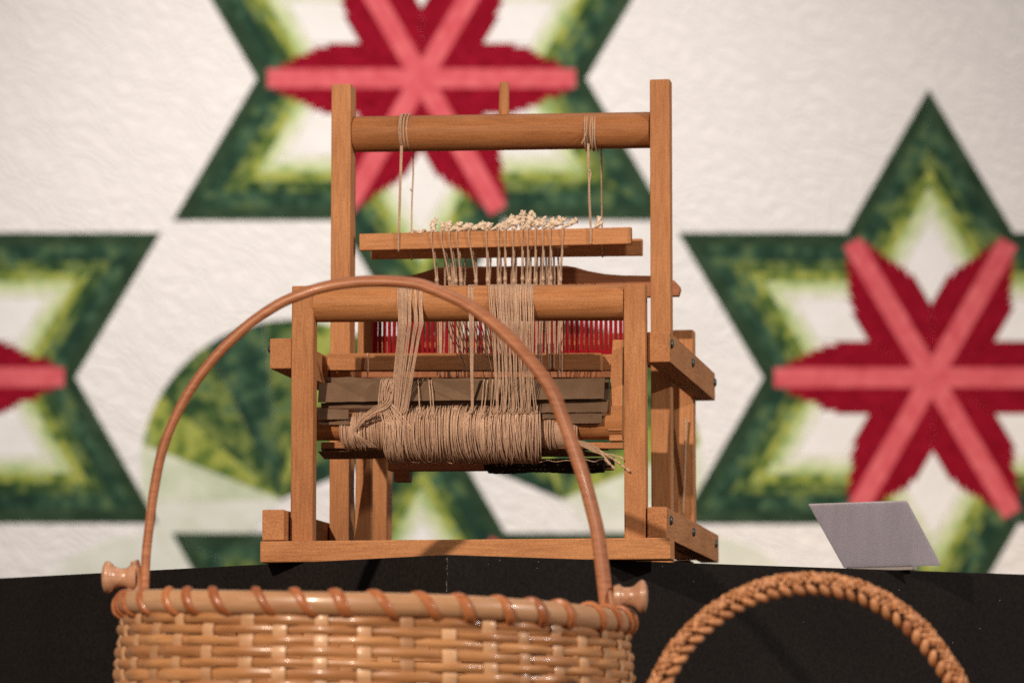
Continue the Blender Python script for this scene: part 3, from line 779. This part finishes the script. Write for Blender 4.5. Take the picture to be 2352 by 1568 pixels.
# bentwood hoop: left end is a little farther away than the right one
HP = [(331, 1395), (333, 1330), (336, 1270), (342, 1215), (354, 1123), (377.5, 1018), (426, 913), (489, 824.6), (560.6, 754), (624, 708), (672, 683.5), (740, 660), (810, 648), (875, 645), (940, 649), (985, 660), (1072, 699), (1150, 757), (1225, 836), (1268, 899), (1293, 961), (1316, 1024), (1340, 1095), (1359, 1164), (1373, 1225), (1384, 1310), (1391, 1370), (1395, 1412)]
def hy(px): return BY + .03 - .06*(px-335)/1055
pts = curve_pts([Bp(x, y, hy(x)) for x, y in HP], 5)
a = Acc(); rings = []
pl_n = Vector((.06, 1, 0)).normalized()
for i, p in enumerate(pts):
    t = (pts[min(i+1, len(pts)-1)] - pts[max(i-1, 0)]).normalized(); o_ = t.cross(pl_n).normalized()
    f = i/(len(pts)-1)
    twist = math.radians(10 + 25*f); hw = .0085; ht = .0042 + .0004*math.sin(f*math.pi)
    e1 = pl_n*math.cos(twist) + o_*math.sin(twist); e2 = o_*math.cos(twist) - pl_n*math.sin(twist)
    rings.append([p + e1*(hw*math.copysign(abs(math.cos(q))**.7, math.cos(q))) + e2*(ht*math.copysign(abs(math.sin(q))**.7, math.sin(q))) for q in [2*math.pi*j/16 for j in range(16)]])
a.sweep(rings); a.build('hoop_handle', HOOP, B1, smooth=True)
def knob(px, py, sx):
    """spool-shaped knob whose axis runs sideways"""
    Yk = hy(px); c = Bp(px, py, Yk); s = Yk/F
    prof = [(0, 26), (8, 29), (14, 30), (20, 24), (26, 22), (38, 22), (48, 25), (56, 33), (62, 37.5), (68, 38), (73, 34), (77, 24), (79, 12), (79.5, .5)]
    a = Acc(); rings = []
    for (x, r) in prof:
        rings.append([c + Vector((sx*x*s, r*s*math.cos(q), r*s*math.sin(q) + x*s*.03)) for q in [2*math.pi*j/28 for j in range(28)]])
    a.sweep(rings); return a.build('knob', KNOB, B1, smooth=True)
knob(313, 1327, -1); knob(1409, 1371, 1)
# ears that carry the handle
for (xa, ya, xb, yb, wd) in ((312, 1288, 322, 1396, 13), (1403, 1356, 1408, 1420, 9)):
    Yk = hy(xa); s = Yk/F
    a = Acc(); P = curve_pts([Bp(xb, yb+20, Yk), Bp(xb, yb, Yk), Bp((xa+xb)/2, (ya+yb)/2, Yk), Bp(xa, ya+12, Yk), Bp(xa-3, ya, Yk)], 4)
    a.tube(P, [wd*s*(.95 if i < 12 else .8) for i in range(len(P))], 12, True, ry=wd*s*1.2)
    a.build('handle_ear', KNOB, B1, smooth=True)

B2Y = 3.35
B2, base2, rr2, tw2 = basket(1855, 1690, B2Y, .134, .12, 26, 'woven_basket', 'basket at lower right showing only its braided wicker handle before the plinth', 'baskets in front of the plinth')
HP2 = [(1482, 1690), (1484, 1640), (1494, 1605), (1515, 1566), (1543, 1514), (1578, 1467), (1630, 1418), (1689, 1380), (1760, 1351), (1830, 1339), (1895, 1340), (1960, 1352), (2020, 1378), (2075, 1414), (2121, 1456), (2168, 1518), (2195, 1563), (2215, 1610), (2226, 1660), (2230, 1690)]
pts = curve_pts([atY(x, y, B2Y) - base2 for x, y in HP2], 10)
hd = Acc(); hd.tube(pts, .0050, 14); ho = hd.build('handle_core', CORE, B2, smooth=True)
# arc-length resample
def resample(P, n):
    d = [0]
    for i in range(1, len(P)): d.append(d[-1] + (P[i]-P[i-1]).length)
    out = []; j = 0
    for k in range(n):
        s = d[-1]*k/(n-1)
        while j < len(P)-2 and d[j+1] < s: j += 1
        out.append(P[j].lerp(P[j+1], (s-d[j])/max(1e-9, d[j+1]-d[j])))
    return out, d[-1]
rp, tot = resample(pts, 900)
pn = Vector((0, 1, 0))
def frame(i):
    t = (rp[min(i+2, 899)] - rp[max(i-2, 0)]).normalized(); o_ = t.cross(pn).normalized(); return t, o_   # o_: radial
t_, o__ = frame(450)
outs = 1 if o__.z > 0 else -1
npl = int(tot/.0115)
for k in range(npl):              # fat wrap strands bulging along the underside
    i0 = int(900*k/npl); span = int(900/npl*1.15); a = Acc(); P = []; rad_ = []
    jr = random.uniform(.9, 1.12)
    for j in range(13):
        f = j/12; i = min(899, i0 + int(span*f)); t, o_ = frame(i); o_ = o_*outs
        ang = math.radians(25) - math.radians(190)*f          # front top -> inside -> back
        P.append(rp[i] - o_*.0034 - pn*(math.cos(ang)*.0046) + o_*(math.sin(ang)*.0042)); rad_.append((.0016 + .0021*math.sin(math.pi*f)**.5)*jr)
    a.tube(P, rad_, 9, True); a.build('wicker_wrap', WICK, B2, smooth=True)
for s in range(5):                # two sets of crossing strands plaited round the upper half
    for h in (1, -1):
        a = Acc(); P = []
        for i in range(0, 900, 3):
            t, o_ = frame(i); o_ = o_*outs; u = h*i/900*tot/.028*2*math.pi + s*math.pi*.4 + (.4 if h > 0 else 0)
            rr_ = .0050 + .0011*math.sin(4*i/900*tot/.026*2*math.pi)*h
            P.append(rp[i] + o_*(.0028 + rr_*math.sin(u)*.95) - pn*(rr_*math.cos(u)))
        a.tube(P, .0021, 8, False, ry=.0011); a.build('braid_strand', WICK, B2, smooth=True)
# riser under both baskets
zt1 = base1.z; a = Acc()
a.prism([(-.50, 3.20, 0), (.22, 3.20, 0), (.22, 3.82, 0), (-.50, 3.82, 0)], (0, 0, zt1))
r_ = a.build('display_riser', BLACK, bevel=.0012); tag(r_, 'low black riser under the large reed basket', 'riser')
a = Acc(); a.prism([(base2.x-.2, 3.14, 0), (base2.x+.22, 3.14, 0), (base2.x+.22, 3.60, 0), (base2.x-.2, 3.60, 0)], (0, 0, base2.z))
r_ = a.build('display_riser', BLACK, bevel=.0012); tag(r_, 'low black riser under the basket with the braided handle', 'riser')
